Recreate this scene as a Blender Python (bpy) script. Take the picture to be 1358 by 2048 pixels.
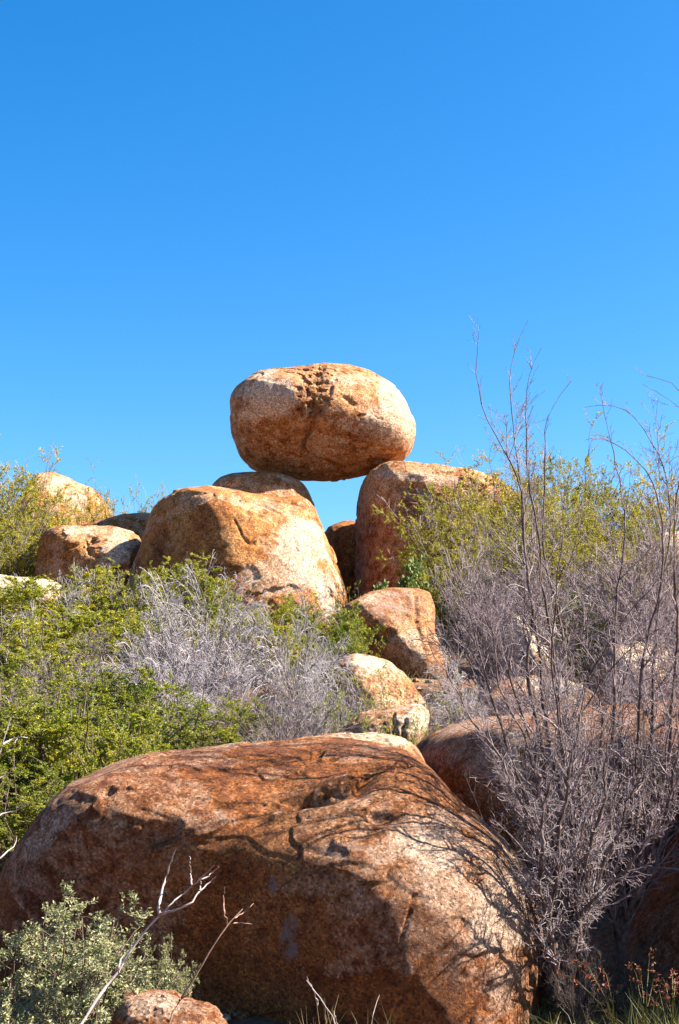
import bpy, math, random
import numpy as np

# ------------------------------------------------------------------ clear
for o in list(bpy.data.objects):
    bpy.data.objects.remove(o, do_unlink=True)
C = bpy.context.scene
COL = C.collection

# ------------------------------------------------------------------ camera
PITCH = math.radians(9.5)
EYE = 1.6
FPX = 2048 * 50.0 / 36.0
cam_d = bpy.data.cameras.new('camera')
cam_d.sensor_fit = 'VERTICAL'
cam_d.sensor_height = 36.0
cam_d.sensor_width = 24.0
cam_d.lens = 50.0
cam_d.clip_start = 0.05
cam_d.clip_end = 6000
cam = bpy.data.objects.new('camera', cam_d)
cam.location = (0, 0, EYE)
cam.rotation_euler = (math.radians(90) + PITCH, 0, 0)
COL.objects.link(cam)
C.camera = cam

# ------------------------------------------------------------------ sky, sun, exposure
SUN = np.array([0.74, -0.03, 0.67]); SUN = SUN / np.linalg.norm(SUN)
world = bpy.data.worlds.new("World")
C.world = world
world.use_nodes = True
wn = world.node_tree.nodes; wl = world.node_tree.links
wn.clear()
sky = wn.new('ShaderNodeTexSky'); sky.sky_type = 'NISHITA'; sky.sun_disc = False
sky.sun_elevation = math.asin(SUN[2])
sky.sun_rotation = math.atan2(SUN[0], SUN[1])
sky.altitude = 900; sky.air_density = 1.0; sky.dust_density = 1.5; sky.ozone_density = 3.0
hsv = wn.new('ShaderNodeHueSaturation'); hsv.inputs['Saturation'].default_value = 1.40
hsv.inputs['Hue'].default_value = 0.500; hsv.inputs['Value'].default_value = 1.0
bg = wn.new('ShaderNodeBackground'); bg.inputs['Strength'].default_value = 0.062
wo = wn.new('ShaderNodeOutputWorld')
wl.new(sky.outputs[0], hsv.inputs['Color']); wl.new(hsv.outputs[0], bg.inputs['Color']); wl.new(bg.outputs[0], wo.inputs[0])
sl = bpy.data.lights.new('sun', 'SUN'); sl.energy = 5.0; sl.angle = math.radians(0.5); sl.color = (1.0, 0.915, 0.78)
so = bpy.data.objects.new('sun', sl); COL.objects.link(so)
from mathutils import Vector
so.rotation_euler = Vector(SUN.tolist()).to_track_quat('Z', 'Y').to_euler()
so.location = (20, -10, 30)
C.view_settings.view_transform = 'Standard'
C.view_settings.look = 'None'
C.view_settings.exposure = 2.12
C.view_settings.gamma = 1.0
C.view_settings.use_curve_mapping = False
C.render.resolution_x = 679; C.render.resolution_y = 1024
C.render.engine = 'CYCLES'

# ------------------------------------------------------------------ helpers
ct, st_ = math.cos(PITCH), math.sin(PITCH)
def P(px, py, Y):
    """the point at depth Y seen at photograph pixel (px, py); arrays allowed"""
    px = np.asarray(px, float); py = np.asarray(py, float)
    u = (px - 679) / FPX; v = (1024 - py) / FPX
    dx = u; dy = ct - v * st_; dz = st_ + v * ct
    s = Y / dy
    return np.stack([dx * s, np.broadcast_to(np.asarray(Y, float), np.shape(s)) + 0 * s, EYE + dz * s], -1)

def hash3(ix, iy, iz, seed):
    h = (ix * 374761393 + iy * 668265263 + iz * 2147483647 + seed * 974634777) & 0xFFFFFFFF
    h = ((h ^ (h >> 13)) * 1274126177) & 0xFFFFFFFF
    h = ((h ^ (h >> 16)) * 2246822519) & 0xFFFFFFFF
    return h ^ (h >> 15)

def noise3(p, seed=0):
    """value-gradient noise, about -1..1"""
    p = np.asarray(p, np.float64)
    i = np.floor(p).astype(np.int64); f = p - i
    w = f * f * f * (f * (f * 6 - 15) + 10)
    out = 0
    for a in (0, 1):
        wx = w[:, 0] if a else 1 - w[:, 0]
        for b in (0, 1):
            wy = w[:, 1] if b else 1 - w[:, 1]
            for c in (0, 1):
                wz = w[:, 2] if c else 1 - w[:, 2]
                h = hash3(i[:, 0] + a, i[:, 1] + b, i[:, 2] + c, seed)
                gx = (h & 1023) / 511.5 - 1; gy = ((h >> 10) & 1023) / 511.5 - 1; gz = ((h >> 20) & 1023) / 511.5 - 1
                out = out + wx * wy * wz * (gx * (f[:, 0] - a) + gy * (f[:, 1] - b) + gz * (f[:, 2] - c))
    return out * 1.5

def fbm(p, oct=4, seed=0, gain=0.5, ridged=False):
    s = 0; a = 1.0; t = 0
    p = np.array(p, float)
    for k in range(oct):
        n = noise3(p, seed + k * 17)
        if ridged: n = 1 - 2 * np.abs(n) ** 0.8
        s = s + a * n; t += a; a *= gain; p = p * 2.03 + 3.7
    return s / t

def smooth(a, b, x):
    t = np.clip((x - a) / (b - a), 0, 1)
    return t * t * (3 - 2 * t)

def tag(o, label=None, cat=None, group=None, kind=None):
    if label: o['label'] = label
    if cat: o['category'] = cat
    if group: o['group'] = group
    if kind: o['kind'] = kind
    return o

def make_mesh(name, verts, faces, mat, smooth_=True, attrs=None):
    verts = np.asarray(verts, np.float32); faces = np.asarray(faces, np.int32)
    me = bpy.data.meshes.new(name)
    n, k = faces.shape
    me.vertices.add(len(verts)); me.vertices.foreach_set('co', verts.ravel())
    me.loops.add(n * k); me.loops.foreach_set('vertex_index', faces.ravel())
    me.polygons.add(n)
    me.polygons.foreach_set('loop_start', np.arange(0, n * k, k, dtype=np.int32))
    me.polygons.foreach_set('loop_total', np.full(n, k, np.int32))
    me.polygons.foreach_set('use_smooth', np.full(n, smooth_))
    if attrs:
        for an, (typ, data) in attrs.items():
            at = me.attributes.new(an, typ, 'POINT')
            if typ == 'FLOAT_COLOR': at.data.foreach_set('color', np.asarray(data, np.float32).ravel())
            else: at.data.foreach_set('value', np.asarray(data, np.float32).ravel())
    me.update(calc_edges=True)
    me.validate()
    if mat: me.materials.append(mat)
    return me

def link(name, me, parent=None, loc=(0, 0, 0)):
    o = bpy.data.objects.new(name, me); COL.objects.link(o)
    o.location = loc
    if parent is not None: o.parent = parent
    return o

def empty(name, loc):
    o = bpy.data.objects.new(name, None); COL.objects.link(o); o.location = [float(c) for c in loc]
    o.empty_display_size = 0.2
    return o

# ------------------------------------------------------------------ terrain height
def gz(x, y):
    x = np.atleast_1d(np.asarray(x, float)); y = np.atleast_1d(np.asarray(y, float))
    x, y = np.broadcast_arrays(x, y)
    up = 0.205 * np.logaddexp(0, (y - 9.3) * 2.0) / 2.0
    up = np.minimum(up, 9)
    cap = 0.205 * 25
    z = cap - np.logaddexp(0, (cap - up) * 3) / 3.0
    fall = smooth(38, 75, y)
    side = 1 - smooth(22, 60, np.abs(x))
    z = z * (1 - fall) * (0.25 + 0.75 * side)
    pts = np.stack([x.ravel() * 0.35, y.ravel() * 0.35, np.zeros(x.size)], -1)
    n = fbm(pts, 3, 5).reshape(x.shape)
    z = z + n * 0.22 * smooth(7, 14, y) * (1 - smooth(80, 200, y))
    z = z - 0.10 * (1 - smooth(9, 11.5, y))
    return z

# ------------------------------------------------------------------ materials
def nt(name):
    m = bpy.data.materials.new(name); m.use_nodes = True
    t = m.node_tree; b = t.nodes['Principled BSDF']
    return m, t, b

def N(t, typ, **kw):
    n = t.nodes.new(typ)
    for k, v in kw.items():
        if k in n.inputs: n.inputs[k].default_value = v
        else: setattr(n, k, v)
    return n

def ramp(t, stops, src):
    r = t.nodes.new('ShaderNodeValToRGB')
    e = r.color_ramp.elements
    while len(e) > 2: e.remove(e[-1])
    for i, (pos, c) in enumerate(stops):
        el = e[i] if i < 2 else e.new(pos)
        el.position = pos; el.color = (*c, 1) if len(c) == 3 else c
    t.links.new(src, r.inputs[0])
    return r

def mixc(t, fac, a, b, mode='MIX'):
    m = t.nodes.new('ShaderNodeMix'); m.data_type = 'RGBA'; m.blend_type = mode
    for sock, v in ((m.inputs[0], fac), (m.inputs[6], a), (m.inputs[7], b)):
        if isinstance(v, (int, float)): sock.default_value = v
        elif isinstance(v, tuple): sock.default_value = (*v, 1)
        else: t.links.new(v, sock)
    return m.outputs[2]

def math_(t, op, a, b=None, clamp=False):
    m = t.nodes.new('ShaderNodeMath'); m.operation = op; m.use_clamp = clamp
    for i, v in enumerate((a, b)):
        if v is None: continue
        if isinstance(v, (int, float)): m.inputs[i].default_value = v
        else: t.links.new(v, m.inputs[i])
    return m.outputs[0]

def rock_material(name, rust, orange, tan, pale, fine=1.0, bump=1.0):
    """granite: weathered orange skin, pale flaked patches, dark varnish, crystals"""
    m, t, b = nt(name); L = t.links
    tc = N(t, 'ShaderNodeTexCoord'); at = N(t, 'ShaderNodeAttribute', attribute_name='mask')
    sep = N(t, 'ShaderNodeSeparateColor'); L.new(at.outputs['Color'], sep.inputs[0])
    obj = tc.outputs['Object']
    def noise(scale, detail=4, rough=.6, dist=0.0, vec=obj):
        n = N(t, 'ShaderNodeTexNoise'); n.inputs['Scale'].default_value = scale; n.inputs['Detail'].default_value = detail
        n.inputs['Roughness'].default_value = rough; n.inputs['Distortion'].default_value = dist
        L.new(vec, n.inputs['Vector']); return n.outputs[0]
    big = noise(0.9, 5, .6, .6)
    c = ramp(t, [(0.33, rust), (0.48, orange), (0.66, tan)], big).outputs[0]
    # mid mottling
    mot = noise(5.5 * fine, 6, .72, .3)
    mm = ramp(t, [(0.36, (0.5, 0.42, 0.40)), (0.5, (1, 1, 1)), (0.66, (1.22, 1.24, 1.28))], mot).outputs[0]
    c = mixc(t, 0.9, c, mm, 'MULTIPLY')
    # pale flaked areas with ragged edge
    pf = math_(t, 'ADD', sep.outputs[0], math_(t, 'MULTIPLY', math_(t, 'SUBTRACT', mot, 0.5), 1.6))
    pf = ramp(t, [(0.22, (0, 0, 0)), (0.85, (1, 1, 1))], pf).outputs[0]
    c = mixc(t, pf, c, pale)
    # vertical run-off streaks
    mp = N(t, 'ShaderNodeMapping'); L.new(obj, mp.inputs[0]); mp.inputs['Scale'].default_value = (3.2, 3.2, 0.35)
    stn = noise(1.0, 4, .6, .5, mp.outputs[0])
    sf = ramp(t, [(0.52, (0, 0, 0)), (0.68, (1, 1, 1))], stn).outputs[0]
    c = mixc(t, math_(t, 'MULTIPLY', sf, 0.38), c, rust)
    # dark varnish / lichen from mask G plus scattered
    df = math_(t, 'ADD', sep.outputs[1], math_(t, 'MULTIPLY', math_(t, 'SUBTRACT', mot, 0.52), 2.0))
    df = ramp(t, [(0.42, (0, 0, 0)), (0.72, (1, 1, 1))], df).outputs[0]
    c = mixc(t, math_(t, 'MULTIPLY', df, 0.85), c, (0.06, 0.024, 0.014))
    # crystals: quartz / feldspar / biotite grains
    vo = N(t, 'ShaderNodeTexVoronoi'); vo.inputs['Scale'].default_value = 42 * fine; L.new(obj, vo.inputs['Vector'])
    sv = N(t, 'ShaderNodeSeparateColor'); L.new(vo.outputs['Color'], sv.inputs[0])
    cr = ramp(t, [(0.0, (0.25, 0.22, 0.22)), (0.25, (0.78, 0.75, 0.74)), (0.7, (1.05, 1.05, 1.05)), (0.93, (1.75, 1.8, 1.9))], sv.outputs[0]).outputs[0]
    c = mixc(t, 0.85, c, cr, 'MULTIPLY')
    # blue-grey lichen stain from mask B
    c = mixc(t, math_(t, 'MULTIPLY', math_(t, 'MULTIPLY', sep.outputs[2], 0.9), ramp(t, [(.42, (0.1, 0.1, 0.1)), (.56, (1, 1, 1))], mot).outputs[0]), c, (0.19, 0.17, 0.18))
    L.new(c, b.inputs['Base Color'])
    b.inputs['Roughness'].default_value = 0.82
    b.inputs['Specular IOR Level'].default_value = 0.25
    h1 = noise(7 * fine, 10, .74, .5); h2 = noise(30 * fine, 6, .8)
    hv = N(t, 'ShaderNodeTexVoronoi'); hv.inputs['Scale'].default_value = 60 * fine; L.new(obj, hv.inputs['Vector'])
    hh = math_(t, 'ADD', math_(t, 'MULTIPLY', h1, 1.0), math_(t, 'MULTIPLY', h2, 0.32))
    hh = math_(t, 'ADD', hh, math_(t, 'MULTIPLY', hv.outputs['Distance'], 0.05))
    bp = N(t, 'ShaderNodeBump'); bp.inputs['Strength'].default_value = 0.9; bp.inputs['Distance'].default_value = 0.07 * bump
    L.new(hh, bp.inputs['Height']); L.new(bp.outputs[0], b.inputs['Normal'])
    return m

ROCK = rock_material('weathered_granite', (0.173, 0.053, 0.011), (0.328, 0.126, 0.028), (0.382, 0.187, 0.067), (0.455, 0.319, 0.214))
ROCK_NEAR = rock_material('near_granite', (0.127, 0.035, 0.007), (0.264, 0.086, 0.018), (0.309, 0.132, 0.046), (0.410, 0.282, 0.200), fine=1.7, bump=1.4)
ROCK_PINK = rock_material('pink_granite', (0.182, 0.064, 0.020), (0.309, 0.137, 0.052), (0.382, 0.218, 0.112), (0.455, 0.355, 0.248))

def leaf_material(name, c0, c1, c2, trans=0.35, rough=.5):
    m, t, b = nt(name); L = t.links
    at = N(t, 'ShaderNodeAttribute', attribute_name='var')
    r = ramp(t, [(0.0, c0), (0.55, c1), (1.0, c2)], at.outputs['Fac'])
    oi = N(t, 'ShaderNodeObjectInfo'); mr = N(t, 'ShaderNodeMapRange'); mr.inputs['To Min'].default_value = .8; mr.inputs['To Max'].default_value = 1.25
    L.new(oi.outputs['Random'], mr.inputs['Value'])
    mh = N(t, 'ShaderNodeMapRange'); mh.inputs['To Min'].default_value = .515; mh.inputs['To Max'].default_value = .485; L.new(oi.outputs['Random'], mh.inputs['Value'])
    hs = N(t, 'ShaderNodeHueSaturation'); L.new(mh.outputs[0], hs.inputs['Hue']); L.new(mr.outputs[0], hs.inputs['Value']); L.new(r.outputs[0], hs.inputs['Color']); r = hs
    L.new(r.outputs[0], b.inputs['Base Color']); b.inputs['Roughness'].default_value = rough
    b.inputs['Specular IOR Level'].default_value = 0.3
    tr = N(t, 'ShaderNodeBsdfTranslucent'); L.new(r.outputs[0], tr.inputs[0])
    mx = N(t, 'ShaderNodeMixShader'); mx.inputs[0].default_value = trans
    L.new(b.outputs[0], mx.inputs[1]); L.new(tr.outputs[0], mx.inputs[2])
    L.new(mx.outputs[0], t.nodes['Material Output'].inputs[0])
    return m

LEAF_G = leaf_material('green_leaf', (0.098, 0.135, 0.008), (0.239, 0.264, 0.014), (0.460, 0.391, 0.033))
LEAF_O = leaf_material('olive_leaf', (0.174, 0.179, 0.010), (0.330, 0.291, 0.020), (0.542, 0.432, 0.039))
LEAF_S = leaf_material('silver_leaf', (0.123, 0.141, 0.056), (0.221, 0.228, 0.102), (0.357, 0.332, 0.169), 0.2)
LEAF_B = leaf_material('broad_leaf', (0.062, 0.100, 0.015), (0.132, 0.185, 0.039), (0.263, 0.294, 0.108), 0.3)
GRASS_D = leaf_material('dry_grass', (0.188, 0.136, 0.065), (0.265, 0.210, 0.110), (0.199, 0.189, 0.060), 0.25)
GRASS_G = leaf_material('green_grass', (0.039, 0.050, 0.008), (0.070, 0.077, 0.012), (0.142, 0.116, 0.032), 0.25)
SEED_R = leaf_material('red_seed', (0.124, 0.029, 0.014), (0.186, 0.058, 0.028), (0.221, 0.098, 0.046), 0.25)
PETAL = leaf_material('yellow_petal', (0.327, 0.297, 0.119), (0.387, 0.369, 0.208), (0.476, 0.464, 0.297), 0.2)
DEADLEAF = leaf_material('dead_leaf', (0.35, 0.16, 0.06), (0.5, 0.24, 0.1), (0.6, 0.35, 0.18), 0.25)

def bark_material(name, a, b_, c_):
    m, t, b = nt(name); L = t.links
    tc = N(t, 'ShaderNodeTexCoord')
    n = N(t, 'ShaderNodeTexNoise'); n.inputs['Scale'].default_value = 14; n.inputs['Detail'].default_value = 5
    L.new(tc.outputs['Object'], n.inputs['Vector'])
    r = ramp(t, [(0.32, a), (0.5, b_), (0.66, c_)], n.outputs[0]); L.new(r.outputs[0], b.inputs['Base Color'])
    b.inputs['Roughness'].default_value = 0.75
    b.inputs['Specular IOR Level'].default_value = 0.3
    n2 = N(t, 'ShaderNodeTexNoise'); n2.inputs['Scale'].default_value = 90; L.new(tc.outputs['Object'], n2.inputs['Vector'])
    bp = N(t, 'ShaderNodeBump'); bp.inputs['Strength'].default_value = .5; bp.inputs['Distance'].default_value = .004
    L.new(n2.outputs[0], bp.inputs['Height']); L.new(bp.outputs[0], b.inputs['Normal'])
    return m
TWIG = bark_material('grey_dead_twig', (0.109, 0.074, 0.075), (0.176, 0.134, 0.143), (0.244, 0.193, 0.203))
TWIG_P = bark_material('pale_dead_twig', (0.204, 0.173, 0.184), (0.304, 0.269, 0.287), (0.373, 0.335, 0.347))
STEM_D = bark_material('dark_stem_bark', (0.034, 0.018, 0.014), (0.075, 0.048, 0.039), (0.142, 0.104, 0.096))
STEM_L = bark_material('live_stem_bark', (0.062, 0.038, 0.027), (0.114, 0.077, 0.055), (0.176, 0.130, 0.100))
TWIG_SHADE = bark_material('shade_dark_brown_twig', (0.033, 0.022, 0.017), (0.072, 0.052, 0.044), (0.132, 0.105, 0.099))  # brown twig colour darkened to stand in for the hollow's deep shade
BONE = bark_material('bleached_wood', (0.174, 0.136, 0.136), (0.257, 0.215, 0.211), (0.311, 0.267, 0.262))
BROWN = bark_material('brown_wood', (0.114, 0.058, 0.041), (0.186, 0.106, 0.077), (0.259, 0.173, 0.136))

def soil_material():
    m, t, b = nt('red_soil'); L = t.links
    tc = N(t, 'ShaderNodeTexCoord')
    def noise(s, d=5):
        n = N(t, 'ShaderNodeTexNoise'); n.inputs['Scale'].default_value = s; n.inputs['Detail'].default_value = d
        L.new(tc.outputs['Object'], n.inputs['Vector']); return n.outputs[0]
    c = ramp(t, [(0.35, (0.12, 0.046, 0.02)), (0.5, (0.18, 0.08, 0.036)), (0.64, (0.22, 0.15, 0.08))], noise(1.1)).outputs[0]
    g = ramp(t, [(0.35, (0.45, 0.42, 0.4)), (0.6, (1.15, 1.15, 1.1))], noise(28)).outputs[0]
    c = mixc(t, .85, c, g, 'MULTIPLY')
    L.new(c, b.inputs['Base Color']); b.inputs['Roughness'].default_value = .95
    bp = N(t, 'ShaderNodeBump'); bp.inputs['Distance'].default_value = .06; L.new(noise(16, 7), bp.inputs['Height']); L.new(bp.outputs[0], b.inputs['Normal'])
    return m
SOIL = soil_material()

# ------------------------------------------------------------------ ground sheet
def build_ground():
    a = np.linspace(-1, 1, 241)
    gx = 26 * a + 2500 * np.sign(a) * np.abs(a) ** 9
    b = np.linspace(-1, 1, 241)
    gy = 20 + 26 * b + 2500 * np.sign(b) * np.abs(b) ** 9
    X, Yg = np.meshgrid(gx, gy)
    Z = gz(X, Yg)
    pts = np.stack([X.ravel() * 2.2, Yg.ravel() * 2.2, 0 * X.ravel()], -1)
    Z = Z + 0.05 * fbm(pts, 3, 9).reshape(Z.shape)
    v = np.stack([X, Yg, Z], -1).reshape(-1, 3)
    n = 241
    i = (np.arange(n - 1)[:, None] * n + np.arange(n - 1)[None]).ravel()
    f = np.stack([i, i + 1, i + n + 1, i + n], -1)
    o = link('ground', make_mesh('ground', v, f, SOIL))
    tag(o, kind='structure')
build_ground()

# ------------------------------------------------------------------ boulders
def cube_sphere(n, cache={}):
    if n in cache: return cache[n]
    t = np.tan(np.linspace(-1, 1, n + 1) * math.pi / 4)
    U, V = np.meshgrid(t, t, indexing='ij'); one = np.ones_like(U)
    sides = [(U, -one, V), (-U, one, V), (one, U, V), (-one, -U, V), (U, V, one), (U, -V, -one)]
    vs = []; fs = []; off = 0
    idx = (np.arange(n)[:, None] * (n + 1) + np.arange(n)[None]).ravel()
    for s in sides:
        v = np.stack(s, -1).reshape(-1, 3); vs.append(v)
        fs.append(np.stack([idx, idx + n + 1, idx + n + 2, idx + 1], -1) + off); off += len(v)
    v = np.concatenate(vs); f = np.concatenate(fs)
    key = np.round(v / np.abs(v).max(1, keepdims=True) * 1e5).astype(np.int64)
    _, first, inv = np.unique(key, axis=0, return_index=True, return_inverse=True)
    inv = inv.reshape(-1)
    v = v[first]; f = inv[f]
    v = v / np.linalg.norm(v, axis=1, keepdims=True)
    v = v + np.array([0, -0.36, 0.08]); v = v / np.linalg.norm(v, axis=1, keepdims=True)   # finer on the near side
    cache[n] = (v, f)
    return v, f

def seg_dist(q, pts):
    d = np.full(len(q), 1e9)
    for a, b in zip(pts[:-1], pts[1:]):
        ab = b - a; t = np.clip(((q - a) @ ab) / (ab @ ab + 1e-12), 0, 1)
        d = np.minimum(d, np.linalg.norm(q - (a + t[:, None] * ab), axis=1))
    return d

def boulder(label, outline, Y, df, db, planes=(), p=3.2, n=70, seed=1, mat=None, rough=1.0, terr=1.0,
            center=None, dents=(), cracks=(), marks=(), res_px=None, name='boulder', group=None, osm=2.0, pits=1.0, strata=0.0, sdir=0.0):
    """rock mass: traced outline gives width and height at its real depth, df / db its thickness towards and away
    from the viewer, planes the facets it has; dents, cracks and marks sit on its near side."""
    ol = np.array(outline, float)
    W = P(ol[:, 0], ol[:, 1], Y)[:, [0, 2]]
    if center is None: cpx = ((ol[:, 0].min() + ol[:, 0].max()) / 2, (ol[:, 1].min() + ol[:, 1].max()) / 2)
    else: cpx = center
    c3 = P(cpx[0], cpx[1], Y); c = c3[[0, 2]]
    rel = W - c
    # dense resample of closed outline, then polar
    cl = np.vstack([rel, rel[:1]]); dense = np.concatenate([a + (b - a) * np.linspace(0, 1, 60, endpoint=False)[:, None] for a, b in zip(cl[:-1], cl[1:])])
    th = np.arctan2(dense[:, 1], dense[:, 0]); rr = np.hypot(dense[:, 0], dense[:, 1])
    o = np.argsort(th); th = th[o]; rr = rr[o]
    tg = np.linspace(-math.pi, math.pi, 721)[:-1]
    Rg = np.interp(tg, th, rr, period=2 * math.pi)
    k = np.exp(-0.5 * (np.arange(-12, 13) * 0.5 / osm) ** 2); k /= k.sum()
    Rg = np.convolve(np.concatenate([Rg[-12:], Rg, Rg[:12]]), k, 'valid')
    v, f = cube_sphere(n)
    rho = np.hypot(v[:, 0], v[:, 2]); tt = np.arctan2(v[:, 2], v[:, 0])
    R = np.interp(tt, tg, Rg, period=2 * math.pi)
    dd = np.where(v[:, 1] < 0, df, db)
    s = (rho / R) ** p + (np.abs(v[:, 1]) / dd) ** p
    for (nx, ny, nz, h) in planes:
        nn = np.array([nx, ny, nz], float); nn /= np.linalg.norm(nn)
        s = s + (np.maximum(0, v @ nn) / h) ** (p * 1.8)
    r = s ** (-1 / p)
    size = float(np.mean(Rg))
    pos = v * r[:, None]
    q = pos / size
    # broad undulation, then flaking terraces, then grain
    disp = size * rough * (0.045 * fbm(q * 1.3 + seed * 3.1, 3, seed) + 0.009 * fbm(q * 4.5 + seed, 3, seed + 3))
    tn = fbm(q * 1.15 * np.array([1, 1, 1.6]) + seed * 7.7, 5, seed + 11, 0.52) * 3.2 * terr
    lv = np.floor(tn); fr = tn - lv
    step = lv + smooth(0.90, 1.0, fr)
    disp = disp + size * 0.020 * rough * (step - tn * 0.55)
    rid = fbm(q * 9 + seed, 4, seed + 23, .6)
    disp = disp + size * 0.0055 * rough * rid + size * 0.0022 * rough * fbm(q * 34 + seed, 2, seed + 31)
    if strata:
        ca, sa = math.cos(math.radians(sdir)), math.sin(math.radians(sdir))
        qs = np.stack([q[:, 0] * ca - q[:, 2] * sa, q[:, 1], q[:, 0] * sa + q[:, 2] * ca], -1)
        qs = qs + 0.12 * np.stack([fbm(q * 2 + 9, 3, 91)] * 3, -1)
        sn = fbm(qs * np.array([1.6, 5, 9]), 5, seed + 91, .6)
        disp = disp + size * 0.018 * strata * sn - size * 0.02 * strata * smooth(.12, .22, np.abs(fbm(qs * np.array([1.1, 4, 6]), 3, seed + 95))) * smooth(.5, .2, np.abs(fbm(qs * np.array([1.1, 4, 6]), 3, seed + 95)))
    # chips and pits
    pit = fbm(q * 6.0 + seed * 1.7, 3, seed + 41)
    disp = disp - size * 0.014 * rough * pits * smooth(0.22, 0.5, pit)
    r2 = r + disp
    # spalled flats with crisp edges where slabs have split away
    fr_ = np.random.default_rng(seed * 13 + 1); scar = np.zeros(len(v))
    for k in range(16):
        nn = fr_.normal(0, 1, 3); nn[1] = -abs(nn[1]); nn /= np.linalg.norm(nn)
        vn = v @ nn; pr = vn * r2; lim = pr.max() * (1 - fr_.uniform(.010, .034) * min(1.0, rough)) + size * .007 * fbm(q * 4 + k, 3, seed + k)
        hit = (pr > lim) & (vn > .2); rn = lim / np.maximum(vn, .2)
        r2 = np.where(hit, rn, r2); sg = fr_.choice([-.5, .55, .2]); scar = np.where(hit, sg, scar)
    pos = v * r2[:, None]
    mask = np.zeros((len(v), 4)); mask[:, 3] = 1
    hsh = hash3(lv.astype(np.int64), 0 * lv.astype(np.int64) + seed, 0 * lv.astype(np.int64) + 5, 77) / 4294967295.0
    mask[:, 0] = 0.28 * (hsh > 0.55) + 0.06
    mask[:, 1] = 0.0 + 0.25 * smooth(0.5, 0.9, fbm(q * 1.7 + seed, 3, seed + 51) + .35)
    mask[:, 0] += .45 * np.clip(scar, 0, 1); mask[:, 1] += .18 * np.clip(-scar, 0, 1)
    # image-side features, in pixels as seen from the viewpoint
    wp = pos + c3
    rel3 = wp - np.array([0, 0, EYE])
    depth = rel3[:, 1] * ct + rel3[:, 2] * st_
    upv = -rel3[:, 1] * st_ + rel3[:, 2] * ct
    sx = 679 + FPX * rel3[:, 0] / depth; sy = 1024 - FPX * upv / depth
    front = smooth(0.35, -0.05, v[:, 1])
    scr = np.stack([sx, sy], -1)
    wob = np.stack([fbm(q * 3.5 + 11, 4, seed + 61), fbm(q * 3.5 + 31, 4, seed + 71)], -1)
    ds = np.zeros(len(v))
    for (px, py, rx, ry, ang, dep, hard) in dents:
        a = math.radians(ang); e = scr + wob * min(rx, ry) * 1.1 - (px, py)
        u = (e[:, 0] * math.cos(a) + e[:, 1] * math.sin(a)) / rx; w = (-e[:, 0] * math.sin(a) + e[:, 1] * math.cos(a)) / ry
        k_ = np.hypot(u, w)
        ds -= dep * front * (1 - smooth(hard, 1.0, k_))
    for (pts, wpx, dep) in cracks:
        d = seg_dist(scr + wob * 9, np.array(pts, float))
        ds -= dep * front * np.exp(-(d / wpx) ** 2)
    for (px, py, rx, ry, ang, val, ch) in marks:
        a = math.radians(ang); e = scr + wob * min(rx, ry) * 1.3 - (px, py)
        u = (e[:, 0] * math.cos(a) + e[:, 1] * math.sin(a)) / rx; w = (-e[:, 0] * math.sin(a) + e[:, 1] * math.cos(a)) / ry
        k_ = np.hypot(u, w)
        mask[:, ch] += val * front * (1 - smooth(0.55, 1.15, k_))
        if ch == 3:
            pass
    r3 = r2 + ds
    rz = np.clip(mask[:, 3] - 1, 0, 1)
    if (rz > 0).any():     # strongly pitted zones
        r3 = r3 - size * 0.052 * rz * smooth(-0.05, 0.25, fbm(q * 11 + 5, 3, seed + 81)) - size * 0.015 * rz
    mask[:, 3] = 1
    pos = v * r3[:, None]
    ob = link(name, make_mesh(name, pos, f, mat or ROCK, True, {'mask': ('FLOAT_COLOR', np.clip(mask, 0, 1))}), None, c3.tolist())
    tag(ob, label, 'boulder' if name != 'stone' else 'stone', group)
    return ob

# --- the balanced rock
boulder('huge egg-shaped balanced boulder perched high across the gap between two boulders',
    [(456,860),(457,800),(478,768),(520,744),(575,737),(640,727),(700,728),(745,738),(788,762),(815,795),(835,845),(833,885),(815,915),(760,937),(700,950),(650,957),(600,956),(545,948),(495,938),(470,912)],
    32.5, 1.75, 1.6, planes=[(0.42,-0.72,0.55,1.5),(-0.12,-0.70,0.70,1.45),(0.62,-0.78,0.0,1.72),(-0.45,-0.62,-0.68,1.22),(0.1,-0.62,-0.85,1.18)],
    p=3.0, n=98, seed=3, rough=0.8, terr=1.0,
    dents=[(628,790,34,56,15,0.08,.0),(560,800,40,20,60,0.05,.2),(700,800,26,10,30,.06,.2),(690,870,30,12,10,.05,.3),(610,915,10,34,5,.10,.1),(560,862,60,9,28,.07,.2),(760,890,50,8,-12,.06,.2)],
    cracks=[([(640,820),(628,850),(612,880),(608,905),(650,925),(700,940)],4,.13),([(600,918),(560,905),(510,880),(470,870)],4,.05),([(705,935),(760,918),(800,905)],4,.05)],
    marks=[(530,800,48,60,25,.85,0),(795,800,40,62,-25,.5,0),(780,860,60,40,0,.35,0),(622,788,36,56,22,.5,1),(622,790,42,66,24,1.0,3),(560,770,40,18,0,.3,2),(700,760,60,14,0,.25,0),(650,890,50,30,0,.2,0)])
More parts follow.
